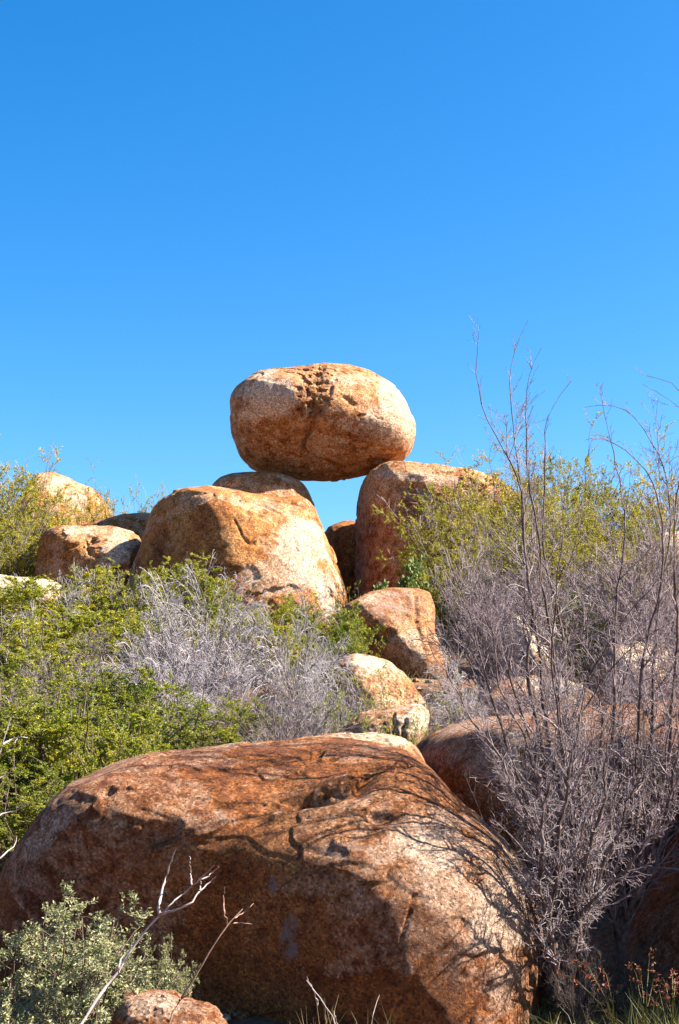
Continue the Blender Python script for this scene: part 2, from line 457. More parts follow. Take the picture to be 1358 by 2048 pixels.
# --- left pedestal
boulder('biggest pale-faced left support boulder sloping down below the balanced boulder',
    [(232,1200),(248,1130),(268,1090),(290,1030),(315,1000),(350,983),(420,978),(500,988),(560,995),(605,990),(628,1002),(645,1050),(672,1115),(690,1180),(700,1240),(690,1330),(240,1330)],
    29.5, 2.3, 2.2, planes=[(0.42,-0.78,0.46,1.60),(-0.72,-0.70,0.05,1.36),(0.62,-0.78,0.12,1.9),(0.1,-.3,.95,1.7)], p=4.2, n=100, seed=19, rough=.85, terr=.7, center=(470,1140),
    dents=[(300,1150,20,40,10,.05,.0),(585,1008,26,12,20,.10,.0),(510,1085,30,8,5,.04,.0)],
    cracks=[([(300,1080),(330,1120),(345,1170),(350,1210)],4,.07),([(475,1000),(520,1010),(560,1028)],3,.03),([(470,1040),(486,1075),(500,1088),(530,1090)],3,.03),([(632,1040),(640,1085),(650,1120),(652,1190)],3,.06)],
    marks=[(610,1110,48,90,-12,.95,0),(560,1150,60,50,-10,.5,0),(660,1200,30,60,-10,.8,0),(440,1000,120,18,5,.12,0),(310,1120,60,80,0,.2,1),(470,1160,18,40,0,.25,1),(540,1010,30,14,0,.3,2)])
# --- knob behind it, carrying the balanced rock
boulder('small dark shaded boulder squeezed under the left end of the balanced boulder',
    [(425,985),(440,962),(475,950),(530,947),(580,955),(610,972),(628,1005),(640,1080),(640,1330),(400,1330),(405,1040)],
    32.5, 1.5, 1.4, planes=[], p=3.4, n=50, seed=14, rough=.8, dents=[(470,968,26,10,-10,.10,.2)])
# --- right pedestal
boulder('tall square orange right support boulder with a shaded left face',
    [(712,1150),(710,1060),(713,995),(722,962),(738,946),(775,934),(860,940),(930,948),(985,966),(1040,1010),(1070,1100),(1080,1330),(715,1330)],
    32.8, 2.0, 2.0, planes=[(-0.80,-0.62,0.05,1.62),(0.1,-0.55,0.83,1.9)], p=4.6, n=84, seed=21, rough=.95, terr=1.1, center=(890,1090),
    dents=[(830,978,34,14,10,.12,.2),(850,1010,40,10,-35,.12,.3),(750,965,8,22,10,.1,.2),(940,975,30,8,10,.06,.2),(780,1080,10,14,0,.06,.2)],
    cracks=[([(755,950),(742,985),(748,1040),(760,1120)],4,.06),([(800,975),(818,1000),(850,1005)],3,.07)],
    marks=[(850,955,90,14,3,.35,0),(830,990,40,20,0,.35,2),(800,1100,40,70,0,.15,1)])
boulder('small far boulder glimpsed through the gap under the balanced boulder',
    [(630,1200),(640,1080),(658,1052),(690,1045),(730,1048),(760,1080),(770,1200),(700,1280)], 35.5, 1.3, 1.2, n=48, seed=31, rough=1.1,
    cracks=[([(660,1120),(700,1150),(720,1140)],4,.1)])
# --- left cluster
boulder('low flat-topped orange boulder resting left of the biggest support boulder',
    [(65,1130),(70,1080),(85,1058),(120,1048),(180,1048),(235,1050),(270,1062),(290,1090),(290,1150),(285,1300),(75,1300)],
    31.0, 1.5, 1.4, planes=[(-.7,-.7,.1,1.0),(.2,-.62,.75,.85),(-.05,-.98,-.2,1.05)], p=4, n=64, seed=37, rough=1.2, center=(180,1120),
    dents=[(175,1080,26,12,15,.12,.3),(140,1088,20,8,0,.08,.2),(230,1145,40,14,-12,.18,.2)],
    cracks=[([(172,1080),(178,1110),(215,1110)],3,.08)], marks=[(240,1090,30,40,0,.6,0),(150,1060,70,12,0,.35,0),(110,1130,30,40,0,.25,1)])
boulder('dark grey slab of rock lying between the low boulder and the biggest support boulder',
    [(150,1060),(200,1042),(255,1028),(310,1028),(330,1070),(320,1300),(150,1300)], 34.0, 1.0, 1.0, n=40, seed=43, marks=[(250,1045,90,40,0,.35,1)])
boulder('distant rounded boulder rising above the olive bush far up the slope',
    [(35,1030),(50,985),(80,940),(100,938),(140,950),(185,967),(206,995),(230,1040),(250,1300),(20,1300)], 38.0, 1.8, 1.5, planes=[(.3,-.7,.6,1.35)], n=56, seed=47, rough=1.2,
    cracks=[([(165,978),(180,990),(178,1010)],3,.1)], marks=[(140,985,60,40,0,.5,0)])
boulder('pale cream slab showing beneath the olive bush at the picture edge',
    [(-60,1175),(-50,1152),(0,1150),(60,1156),(110,1162),(135,1180),(140,1300),(-60,1300)], 29.0, .8, .8, n=40, seed=53, mat=ROCK_PINK, marks=[(40,1165,140,40,0,1,0)])
# --- middle stones
boulder('tall grey-pink boulder with rusty streaks just below the gap',
    [(660,1260),(690,1215),(730,1190),(780,1176),(835,1173),(862,1180),(872,1215),(870,1265),(885,1310),(905,1370),(890,1420),(690,1420)],
    23.5, 1.3, 1.3, planes=[(.35,-.75,.55,1.0),(-.5,-.7,-.5,.75)], p=3.8, n=64, seed=59, mat=ROCK_PINK, rough=.8, center=(780,1300),
    dents=[(745,1262,60,26,20,.22,.2)], cracks=[([(830,1190),(835,1240),(850,1300)],4,.06)],
    marks=[(790,1210,60,36,0,.5,2),(830,1300,24,60,-15,.4,0),(850,1215,8,50,-8,.4,1)])
boulder('squat orange boulder half hidden by sprigs below the grey-pink boulder',
    [(655,1370),(672,1325),(705,1305),(745,1303),(785,1318),(812,1345),(835,1380),(858,1410),(855,1450),(800,1520),(680,1520)],
    18.5, 1.0, 1.0, planes=[(.3,-.65,.7,.62),(-.6,-.75,.1,.66),(.7,-.7,.1,.7)], p=4.6, n=62, seed=61, mat=ROCK_PINK, rough=1.1, marks=[(745,1325,50,20,0,.55,0)], center=(755,1420))
boulder('cracked orange block wedged behind the top of the nearest boulder',
    [(700,1540),(690,1450),(720,1425),(780,1412),(840,1408),(858,1425),(852,1462),(830,1500),(800,1560)], 16.2, .8, .8, n=56, seed=67, mat=ROCK_PINK, rough=1.4,
    cracks=[([(790,1430),(795,1490)],4,.07),([(812,1440),(806,1480)],3,.06)], marks=[(830,1440,30,30,0,.6,0)])
boulder('pale flat rock ledge peeking over the crest of the nearest boulder',
    [(560,1500),(600,1474),(660,1467),(740,1466),(800,1474),(832,1492),(850,1530),(820,1640),(580,1640)], 13.3, .8, .6, n=56, seed=71, mat=ROCK_PINK, rough=1.6, marks=[(740,1475,100,30,0,.5,0)])
# --- right side
boulder('pale wedge-shaped boulder seen through the upper dead twigs',
    [(975,1280),(985,1240),(1005,1222),(1030,1222),(1065,1262),(1105,1300),(1135,1340),(1120,1400),(980,1400)], 22.5, 1.0, 1.0, planes=[(.5,-.6,.6,.5),(-.6,-.7,.3,.5)], p=4.6, n=56, seed=73, mat=ROCK_PINK, marks=[(1040,1260,70,50,30,.9,0)])
boulder('broad pale boulder behind the middle of the dead twigs',
    [(960,1400),(1000,1362),(1060,1346),(1120,1350),(1170,1368),(1195,1395),(1200,1440),(1100,1500),(970,1480)], 17.5, .9, .9, planes=[(.1,-.6,.8,.55)], n=50, seed=79, mat=ROCK_PINK, marks=[(1110,1370,80,30,5,.9,0)])
boulder('pinkish boulder behind dead twigs beside the picture edge',
    [(1190,1340),(1210,1298),(1260,1280),(1330,1285),(1400,1300),(1430,1360),(1400,1460),(1200,1440)], 19.5, 1.1, 1.1, planes=[(.1,-.7,.7,.8)], n=50, seed=83, mat=ROCK_PINK, marks=[(1280,1320,120,60,0,.45,0)])
boulder('far pink boulder behind the green bushes at the skyline edge',
    [(1230,1160),(1250,1100),(1300,1070),(1370,1065),(1430,1090),(1440,1330),(1230,1330)], 29.0, 1.3, 1.3, n=56, seed=89, mat=ROCK_PINK, marks=[(1330,1080,120,60,0,.5,0)])
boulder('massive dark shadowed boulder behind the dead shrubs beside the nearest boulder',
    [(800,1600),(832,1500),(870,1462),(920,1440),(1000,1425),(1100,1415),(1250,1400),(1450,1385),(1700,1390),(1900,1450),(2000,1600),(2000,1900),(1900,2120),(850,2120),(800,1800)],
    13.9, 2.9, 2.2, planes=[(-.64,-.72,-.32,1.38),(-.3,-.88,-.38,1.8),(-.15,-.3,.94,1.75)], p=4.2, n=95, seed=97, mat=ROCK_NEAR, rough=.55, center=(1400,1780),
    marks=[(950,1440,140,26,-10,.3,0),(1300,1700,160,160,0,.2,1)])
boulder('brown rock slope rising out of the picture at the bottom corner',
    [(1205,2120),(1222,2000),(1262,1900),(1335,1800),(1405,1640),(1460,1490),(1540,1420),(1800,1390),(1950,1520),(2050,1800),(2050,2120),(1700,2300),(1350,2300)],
    9.9, 1.3, 1.5, planes=[(-.75,-.65,.05,1.15)], p=3.6, n=54, seed=107, mat=ROCK_NEAR, rough=.6, center=(1660,1880), osm=1.0)  # visible foot is real rock; unseen height off-frame is raised to shade the hollow
# --- nearest boulder
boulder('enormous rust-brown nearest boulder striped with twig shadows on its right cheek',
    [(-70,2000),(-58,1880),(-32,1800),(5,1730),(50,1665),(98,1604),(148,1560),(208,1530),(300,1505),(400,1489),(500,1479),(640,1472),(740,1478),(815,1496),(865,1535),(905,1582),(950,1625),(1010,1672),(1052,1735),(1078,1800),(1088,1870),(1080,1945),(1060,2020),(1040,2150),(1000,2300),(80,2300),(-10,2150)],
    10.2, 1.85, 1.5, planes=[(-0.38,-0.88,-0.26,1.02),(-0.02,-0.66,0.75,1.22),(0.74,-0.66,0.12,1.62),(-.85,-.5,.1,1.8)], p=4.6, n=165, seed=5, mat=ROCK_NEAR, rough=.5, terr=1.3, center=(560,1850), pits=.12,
    strata=.22, sdir=14,
    dents=[(640,1592,120,20,-14,.13,.0),(735,1570,46,20,-35,.10,.0),(625,1512,40,9,-8,.05,.0),(450,1512,40,6,-8,.04,.0),
           (770,1634,60,16,5,.07,.0),(305,1668,60,40,-20,.09,.0),(215,1585,22,12,-30,.04,.0)],
    cracks=[([(205,1590),(270,1560),(340,1535)],3,.02),([(830,1790),(805,1870),(800,1930)],3,.012),([(640,1480),(720,1476),(790,1500)],3,.02),([(560,1600),(640,1578),(740,1540),(820,1530)],4,.03)],
    marks=[(930,1740,160,90,30,.35,0),(1010,1830,90,100,10,.5,0),(950,1960,110,70,0,.3,0),(500,1480,220,14,0,.25,0),(582,1880,22,48,-6,1.0,2),(545,1770,10,22,0,.8,2),(300,1700,120,60,0,.2,2),
           (760,1480,70,12,10,.6,0),(690,1610,150,40,0,.1,1),(120,1800,60,120,30,.25,1),(480,1600,160,50,-10,.12,0),(700,1700,60,26,10,.3,2)])
boulder('little knobbly orange stone at the foot of the nearest boulder',
    [(222,2060),(235,2015),(250,1990),(290,1980),(330,1980),(360,1995),(400,2005),(435,2018),(455,2048),(460,2090),(420,2140),(240,2140)], 7.3, .26, .26, p=2.8, n=56, seed=101, mat=ROCK_NEAR, rough=2.4, name='stone',
    marks=[(320,2005,90,30,0,.4,0)])
boulder('sunlit pale boulder fragment left of the nearest boulder',
    [(-60,1800),(-45,1775),(0,1768),(20,1772),(25,1800),(10,1860),(-50,1860)], 12.0, .3, .3, n=36, seed=103, mat=ROCK_PINK, marks=[(0,1800,80,80,0,1,0)])

# ------------------------------------------------------------------ plants
rng = np.random.default_rng(12345)
def norm(a): return a / (np.linalg.norm(a, axis=-1, keepdims=True) + 1e-12)

def grow(start, d, L, R, K, wander, trop, tip=0.25):
    """vectorised polylines: (N,K+1,3), radii (N,K+1)"""
    n = len(start); pts = np.empty((n, K + 1, 3)); pts[:, 0] = start; d = norm(d)
    for k in range(K):
        d = norm(d + rng.normal(0, wander, (n, 3)) + np.asarray(trop) * (1.0 / K))
        pts[:, k + 1] = pts[:, k] + d * (L / K)[:, None]
    t = np.linspace(0, 1, K + 1)
    return pts, R[:, None] * (1 - (1 - tip) * t[None])

def spawn(pts, rad, n, t0, t1, a0, a1, lf, rf, up=0.0, pw=1.0):
    N_, K1, _ = pts.shape; K = K1 - 1
    t = t0 + (t1 - t0) * rng.random((N_, n)) ** pw
    x = t * K; i = np.minimum(x.astype(int), K - 1); f = (x - i)[..., None]
    ar = np.arange(N_)[:, None]
    p0 = pts[ar, i]; p1 = pts[ar, i + 1]
    pos = p0 * (1 - f) + p1 * f; d = norm(p1 - p0)
    r = rad[ar, i]
    rp = rng.normal(0, 1, pos.shape); rp = norm(rp - (rp * d).sum(-1, keepdims=True) * d)
    a = np.radians(rng.uniform(a0, a1, (N_, n)))[..., None]
    nd = d * np.cos(a) + rp * np.sin(a); nd[..., 2] += up
    plen = np.linalg.norm(np.diff(pts, axis=1), axis=2).sum(1)[:, None]
    L = plen * lf * rng.uniform(0.55, 1.15, (N_, n)) * (1.15 - 0.55 * t)
    return pos.reshape(-1, 3), norm(nd).reshape(-1, 3), L.ravel(), (r * rf).ravel()

def tubes(pts, rad, S=3, minr=0.0):
    n, K1, _ = pts.shape
    rad = np.maximum(rad, minr)
    d = np.empty_like(pts); d[:, 1:-1] = pts[:, 2:] - pts[:, :-2]; d[:, 0] = pts[:, 1] - pts[:, 0]; d[:, -1] = pts[:, -1] - pts[:, -2]
    d = norm(d)
    ref = np.where(np.abs(d[..., 2:3]) > 0.9, np.array([1., 0, 0]), np.array([0, 0, 1.]))
    a = norm(np.cross(d, ref)); b = np.cross(d, a)
    ang = np.arange(S) * 2 * math.pi / S
    v = pts[:, :, None] + rad[:, :, None, None] * (a[:, :, None] * np.cos(ang)[None, None, :, None] + b[:, :, None] * np.sin(ang)[None, None, :, None])
    base = (np.arange(n)[:, None, None] * K1 + np.arange(K1 - 1)[None, :, None]) * S
    s = np.arange(S)[None, None]; s2 = (s + 1) % S
    f = np.stack([base + s, base + s2, base + S + s2, base + S + s], -1)
    return v.reshape(-1, 3), f.reshape(-1, 4)

def join(parts):
    vs = []; fs = []; o = 0
    for v, f in parts:
        vs.append(v); fs.append(f + o); o += len(v)
    return np.concatenate(vs), np.concatenate(fs)

def leaves_at(pos, dirs, length, width, spread=1.0, varjit=0.5, clump=None):
    """bent diamond leaves: 4 verts, one quad each"""
    n = len(pos)
    d = norm(dirs + rng.normal(0, spread, (n, 3)))
    rp = norm(np.cross(d, rng.normal(0, 1, (n, 3))))
    L = length * rng.uniform(0.6, 1.35, n)[:, None]; Wd = width * rng.uniform(0.7, 1.3, n)[:, None]
    up = norm(np.cross(d, rp))
    mid = pos + d * L * 0.5 + up * L * 0.10
    v = np.stack([pos, mid + rp * Wd * .5, pos + d * L, mid - rp * Wd * .5], 1).reshape(-1, 3)
    f = np.arange(n * 4).reshape(-1, 4)
    var = rng.random(n) * varjit + (1 - varjit) * 0.5
    if clump is not None: var = var + clump
    return v, f, np.repeat(np.clip(var, 0, 1), 4)

def leaf_object(pos, dirs, length, width, mat, root, name='foliage', spread=1.0, clump=None):
    v, f, var = leaves_at(pos, dirs, length, width, spread, 0.9, clump)
    o = link(name, make_mesh(name, v, f, mat, False, {'var': ('FLOAT', var)}), root)
    o['kind'] = 'stuff'
    return o

PROTO = {}
ASP = 1.55   # prototypes are built this much taller than their radius
def copy_plant(key, label, loc, scl, cat, name, group):
    src = PROTO[key][0]; r = src.copy(); COL.objects.link(r); r.name = name
    for k in list(r.keys()):
        if k in ('group',): del r[k]
    for ch in list(src.children):
        c = ch.copy(); COL.objects.link(c); c.parent = r
    return r

def place(root, label, loc, scl, cat, group, rot):
    root.location = loc; root.scale = scl; root.rotation_euler = (0, 0, rot)
    tag(root, label, cat, group)

def bush(label, cx, top, hw, Y, mat=None, leaf=0.026, lw=0.5, n0=18, dense=1.0, stem=None, cat='bush', name='bush', group=None,
         height_min=0.5, airy=1.0, proto=None, bare=0, rot=None, asp=1.55):
    """living shrub: stems from the ground, forking twice, small leaves along the last twigs (built at unit size, then sized)"""
    x0 = float(P(cx, top, Y)[0]); zt = float(P(cx, top, Y)[2]); zb = float(gz(x0, Y)[0]) - 0.03
    H = max(height_min, zt - zb); Rw = 1.05 * hw / FPX * Y
    rot = random.Random(int(cx * 7 + top)).uniform(0, 6.28) if rot is None else rot
    if proto in PROTO:
        root = copy_plant(proto, label, None, None, cat, name, group)
        place(root, label, (x0, Y, zb), (Rw / PROTO[proto][2], Rw / PROTO[proto][2], H / PROTO[proto][1]), cat, group, rot); return root
    root = empty(name, (0, 0, 0))
    az = rng.uniform(0, 2 * math.pi, n0); out = np.sqrt(rng.uniform(0.02, 1, n0)); r_ = 0.82
    tgt = np.stack([np.cos(az) * out * r_, np.sin(az) * out * r_, asp * .92 * np.sqrt(np.maximum(0.06, 1 - 0.80 * out ** 2)) * rng.uniform(.80, 1.04, n0)], -1)
    st = np.stack([tgt[:, 0] * .15, tgt[:, 1] * .15, np.zeros(n0)], -1)
    d = tgt - st; L = np.linalg.norm(d, axis=1); d[:, 2] *= 1.1
    p0, r0 = grow(st, d, L, np.full(n0, 0.013), 6, 0.10, (0, 0, .12))
    p1, r1 = grow(*spawn(p0, r0, int(9 * dense), .15, 1.0, 30, 80, .32, .5, .0), 4, .20, (0, 0, .1))
    p2, r2 = grow(*spawn(p1, r1, 5, .2, 1.0, 30, 80, .55, .6, .0), 2, .25, (0, 0, .1))
    v, f = join([tubes(p0, r0, 5), tubes(p1, r1, 3, .0022)])
    o = link('stems', make_mesh('stems', v, f, stem or STEM_L), root); o['kind'] = 'stuff'
    v, f = tubes(p2, r2, 3, .0016)
    o = link('twigs', make_mesh('twigs', v, f, TWIG), root); o['kind'] = 'stuff'
    if bare:
        b1, q1 = grow(*spawn(p0, r0 * 0 + .004, bare, .5, 1.0, 10, 40, .30, .6, .2), 4, .10, (0, 0, .1))
        b2, q2 = grow(*spawn(b1, q1, 4, .2, 1.0, 20, 50, .5, .7, .1), 2, .12, (0, 0, .1))
        v, f = join([tubes(b1, q1, 3, .0022), tubes(b2, q2, 3, .0018)])
        o = link('bare_twigs', make_mesh('bare_twigs', v, f, TWIG_P), root); o['kind'] = 'stuff'
    nl = max(3, int(28 * airy))
    lp, ld, _, _ = spawn(p2, r2, nl, .1, 1.05, 20, 80, .1, .1)
    lp1, ld1, _, _ = spawn(p1, r1, int(nl * .7), .4, 1.0, 20, 80, .1, .1)
    lp = np.concatenate([lp, lp1]); ld = np.concatenate([ld, ld1])
    cl = fbm(lp * 3.2 + cx, 3, 7) * 0.9
    leaf_object(lp, ld, leaf, leaf * lw, mat or LEAF_G, root, clump=cl)
    zm, rm = np.percentile(lp[:, 2], 99), np.percentile(np.hypot(lp[:, 0], lp[:, 1]), 90)
    if proto: PROTO[proto] = (root, zm, rm)
    place(root, label, (x0, Y, zb), (Rw / rm, Rw / rm, H / zm), cat, group, rot)
    return root

def dead_bush(label, cx, top, hw, Y, n0=22, mat=None, arch=-0.5, dense=1.0, name='dead_shrub', green=0, base_px=None, group=None, proto=None, rot=None, lean=0.0):
    """bleached leafless shrub, stems arching outwards with dense fine twigs (unit size, then sized)"""
    x0 = float(P(cx if base_px is None else base_px, top, Y)[0])
    zt = float(P(cx, top, Y)[2]); zb = float(gz(x0, Y)[0]) - 0.03
    H = max(.5, zt - zb); Rw = hw / FPX * Y
    rot = random.Random(int(cx * 5 + top)).uniform(0, 6.28) if rot is None else rot
    if proto in PROTO:
        root = copy_plant(proto, label, None, None, 'dead shrub', name, group)
        place(root, label, (x0, Y, zb), (Rw / PROTO[proto][2], Rw / PROTO[proto][2], H / PROTO[proto][1]), 'dead shrub', group, rot); return root
    root = empty(name, (0, 0, 0))
    az = rng.uniform(0, 2 * math.pi, n0); out = np.sqrt(rng.uniform(0.03, 1, n0))
    tgt = np.stack([np.cos(az) * out, np.sin(az) * out, 1.25 * np.sqrt(np.maximum(.10, 1 - .82 * out ** 2)) * rng.uniform(.85, 1.05, n0)], -1)
    st = np.stack([rng.normal(0, .05, n0), rng.normal(0, .05, n0), np.zeros(n0)], -1)
    d = tgt - st; L = np.linalg.norm(d, axis=1); d[:, 2] += L * .35
    p0, r0 = grow(st, d, L * 1.08, rng.uniform(.009, .017, n0), 8, .06, (0, 0, arch))
    p1, r1 = grow(*spawn(p0, r0, int(10 * dense), .12, 1, 14, 42, .52, .5, .05), 5, .09, (0, 0, arch * .8))
    p2, r2 = grow(*spawn(p1, r1, 6, .15, 1, 18, 55, .5, .55, 0), 3, .12, (0, 0, arch * .6))
    p3, r3 = grow(*spawn(p2, r2, 2, .2, 1, 20, 60, .55, .6, 0), 2, .15, (0, 0, arch * .4))
    v, f = tubes(p0, r0, 5)
    o = link('stems', make_mesh('stems', v, f, STEM_D if mat is None else mat), root); o['kind'] = 'stuff'
    v, f = join([tubes(p1, r1, 3, .0036), tubes(p2, r2, 3, .0022), tubes(p3, r3, 3, .0016)])
    o = link('twigs', make_mesh('twigs', v, f, mat or TWIG_P), root); o['kind'] = 'stuff'
    if green:
        lp, ld, _, _ = spawn(p2, r2, green, .3, 1, 20, 80, .1, .1)
        leaf_object(lp, ld, .026, .012, LEAF_G, root)
    q_ = p3.reshape(-1, 3); zm, rm = np.percentile(q_[:, 2], 98), np.percentile(np.hypot(q_[:, 0], q_[:, 1]), 92)
    if proto: PROTO[proto] = (root, zm, rm)
    place(root, label, (x0, Y, zb), (Rw / rm, Rw / rm, H / zm), 'dead shrub', group, rot)
    return root

# far olive bushes, left
for i, a in enumerate([
    ('tall olive bush at the left skyline, cut off by the picture edge', -10, 940, 120, 33.0),
    ('tall olive bush partly covering the distant rounded boulder', 62, 925, 76, 34.6),
    ('thin dark olive sprig bush right of the distant rounded boulder', 205, 985, 50, 36.0),
    ('tiny tuft of a bush poking above the dark grey slab', 292, 985, 34, 37.0),
    ('olive bush filling the corner left of the low flat-topped boulder', 20, 1035, 85, 31.5),
    ('olive bush spilling over the foot of the distant rounded boulder', 150, 1005, 80, 34.0)]):
    bush(a[0], a[1], a[2], a[3], a[4], LEAF_O, leaf=.027, lw=.42, n0=30, airy=1.0, bare=3, asp=2.5, proto='olive%d' % (i % 2))
# middle-left greens in front of the boulders
G1 = [
    ('green bush below the pale cream slab at the picture edge', 30, 1160, 120, 25.5),
    ('green bush in front of the low flat-topped boulder', 170, 1135, 105, 26.0),
    ('bright green bush at the foot of the biggest support boulder', 385, 1120, 95, 27.0),
    ('small green bush between the low boulder and the biggest support boulder', 285, 1150, 60, 25.5),
    ('leafy green bush under the pale face of the biggest support boulder', 600, 1195, 85, 24.5),
    ('dull green bush halfway down the left slope at the picture edge', 5, 1235, 140, 20.5),
    ('grey-green bush mingled with dead twigs on the left slope', 200, 1215, 150, 22.0),
    ('green bush at the left picture edge above the dense near bush', 60, 1310, 140, 17.6),
    ('green bush between the two silvery dead shrubs on the slope', 510, 1215, 90, 22.0),
    ('low green bush right of the silvery dead shrubs', 640, 1290, 70, 19.5)]
for i, (lb, cx, top, hw, Y) in enumerate(G1):
    bush(lb, cx, top, hw, Y, LEAF_G, n0=22, airy=.95, bare=6 if i % 2 else 0, proto='green%d' % (i % 2))
# near-left bright greens
NG = [('dense bright green bush behind the left shoulder of the nearest boulder', 150, 1385, 190, 13.6),
      ('bright green bush directly above the crest of the nearest boulder', 345, 1372, 135, 14.8),
      ('dark green bush filling the picture edge above the nearest boulder', -20, 1390, 150, 13.2),
      ('low shaded green bush tucked beside the flank of the nearest boulder', 40, 1540, 140, 12.3),
      ('green bush squeezed against the left shoulder of the nearest boulder', 230, 1440, 120, 13.0)]
for i, (lb, cx, top, hw, Y) in enumerate(NG):
    bush(lb, cx, top, hw, Y, LEAF_G, leaf=.020, n0=30, airy=1.25, proto='near%d' % (i % 2))
# grey dead shrubs, middle
dead_bush('silvery dead shrub with arching twigs in the middle of the left slope', 415, 1175, 150, 18.6, n0=34, arch=-.8, dense=1.3, proto='arch0')
dead_bush('silvery dead shrub right of the arching one below the pale boulder face', 590, 1205, 125, 18.0, n0=30, arch=-1.0, dense=1.2, green=1, proto='arch1')
dead_bush('brownish dead shrub sprawling across the left slope', 190, 1270, 180, 18.4, n0=24, arch=-.5, mat=TWIG, green=1, proto='spread')
dead_bush('grey dead shrub left of the arching one on the slope', 300, 1215, 120, 18.2, proto='arch1')
dead_bush('low tangled dead shrub just above the crest of the nearest boulder', 560, 1365, 150, 15.0, proto='spread')
dead_bush('dead shrub leaning out above the bright green bush', 330, 1290, 130, 16.2, proto='arch0')
dead_bush('silvery dead shrub between the squat orange boulder and the arching shrubs', 655, 1320, 95, 16.4, proto='arch1')
dead_bush('thin dead shrub half buried in green leaves at the left edge', 60, 1345, 110, 15.0, proto='spread')
dead_bush('small dead shrub mixed into the green below the low flat-topped boulder', 95, 1195, 110, 23.0, proto='arch1')
for cx, top, hw, Y, lb in [(90, 1250, 110, 20.0, 'green bush rising behind the brownish sprawling dead shrub'), (290, 1230, 90, 21.0, 'green bush left of the arching silvery shrub'),
                           (10, 1360, 110, 15.5, 'green bush cut by the left picture edge above the darkest bush'), (440, 1190, 70, 24.5, 'green bush directly before the biggest support boulder'),
                           (700, 1260, 60, 19.5, 'green bush between the grey-pink and squat orange boulders'), (230, 1330, 120, 16.2, 'green bush under the brownish sprawling dead shrub'),
                           (480, 1400, 80, 15.6, 'green bush filling the crest line beside the tangled dead shrub')]:
    bush(lb, cx, top, hw, Y, proto='green%d' % (int(cx) % 2))
# centre greens
bush('green sprigs covering the left flank of the grey-pink boulder', 695, 1212, 62, 20.5, proto='green0')
bush('sparse green sprigs in front of the squat orange boulder', 705, 1345, 88, 16.2, LEAF_G, leaf=.030, n0=10, airy=.28, dense=.8, proto='sprig')
bush('sparse green sprigs over the right half of the squat orange boulder', 790, 1330, 60, 16.8, proto='sprig')
bush('pale green sprigs on the cracked orange block', 790, 1385, 62, 15.0, proto='sprig')
bush('tiny green plant at the dark foot of the gap', 712, 1165, 26, 27.5, proto='sprig')
bush('sparse sprigs between the cracked block and the shadowed boulder', 880, 1400, 55, 14.8, proto='sprig')
bush('leafy plant with broad pale leaves beside the right support boulder', 822, 1125, 58, 26.5, LEAF_B, leaf=.09, lw=.6, n0=10, airy=.22)
# right skyline greens
for i, a in enumerate([
    ('olive bush leaning on the right support boulder', 905, 975, 102, 28.6),
    ('yellow-green bush on the skyline behind the tall dead shrub', 1015, 918, 96, 31.0),
    ('yellowest bush on the right skyline', 1130, 918, 108, 30.5),
    ('olive bush on the skyline between the two tall dead shrubs', 1230, 955, 90, 31.5),
    ('olive bush at the right end of the skyline', 1330, 950, 102, 30.0),
    ('olive bush below the yellowest skyline bush', 1060, 1030, 110, 26.5),
    ('dull olive bush low behind the right-hand dead twigs', 1210, 1070, 110, 26.0),
    ('small olive bush at the feet of the right support boulder', 930, 1090, 70, 26.0)]):
    bush(a[0], a[1], a[2], a[3], a[4], proto='olive%d' % (i % 2))
for cx, top, hw, Y, lb in [(975, 985, 70, 29.5, 'olive bush directly right of the shoulder of the right support boulder'), (1080, 960, 70, 29.0, 'olive bush standing between the two yellow skyline bushes'),
                           (1170, 1010, 90, 28.0, 'olive bush in front of the yellowest skyline bush'), (1290, 1010, 90, 27.5, 'olive bush above the dense pinkish dead shrub'), (985, 1060, 80, 27.0, 'olive bush on the slope beside the right support boulder')]:
    bush(lb, cx, top, hw, Y, proto='olive%d' % (int(cx) % 2))
bush('green bush hidden in twigs behind the pale wedge-shaped boulder', 1160, 1195, 90, 20.5, proto='green1')
bush('green bush low at the picture edge behind the dead twigs', 1330, 1200, 90, 22.5, proto='green0')
# right grey mass
dead_bush('dense pinkish dead shrub beside the right edge below the skyline', 1290, 1070, 150, 20.0, n0=30, arch=-.15, mat=TWIG, dense=1.1, proto='up0')
dead_bush('grey dead shrub between the leafy plant and the pale wedge boulder', 965, 1115, 115, 20.5, n0=28, arch=-.25, mat=TWIG, dense=1.1, proto='up1')
dead_bush('grey dead shrub crowding behind the pale wedge-shaped boulder', 1110, 1140, 120, 23.5, proto='up0')
dead_bush('whitish dead shrub on the dry patch left of the pale wedge boulder', 925, 1315, 95, 17.0, proto='arch1')
dead_bush('low grey dead shrub growing over the broad pale boulder', 1280, 1310, 140, 15.6, proto='up1')
dead_bush('grey dead shrub standing before the broad pale boulder', 1080, 1330, 110, 15.2, proto='up0')
dead_bush('twiggy dead shrub crowding the dark hollow beside the nearest boulder', 1120, 1420, 150, 10.9, n0=22, arch=.1, mat=TWIG_SHADE, dense=.7, proto='dark0')
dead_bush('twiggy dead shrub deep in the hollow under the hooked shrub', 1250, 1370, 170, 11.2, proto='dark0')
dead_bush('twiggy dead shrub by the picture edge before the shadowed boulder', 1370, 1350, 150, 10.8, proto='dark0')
dead_bush('low brush added to darken the foot of the tallest bare shrub', 1150, 1870, 75, 8.95, proto='dark0')  # added brush: hides pale stem bases, stands in for deep shade
dead_bush('low brush added to darken the hollow under the hooked shrub', 1240, 1850, 90, 9.25, proto='dark0')  # also added, its dark twigs filling in for shade in the hollow
dead_bush('grey dead shrub at the picture edge above the shadowed boulder', 1380, 1180, 130, 17.0, proto='up1')

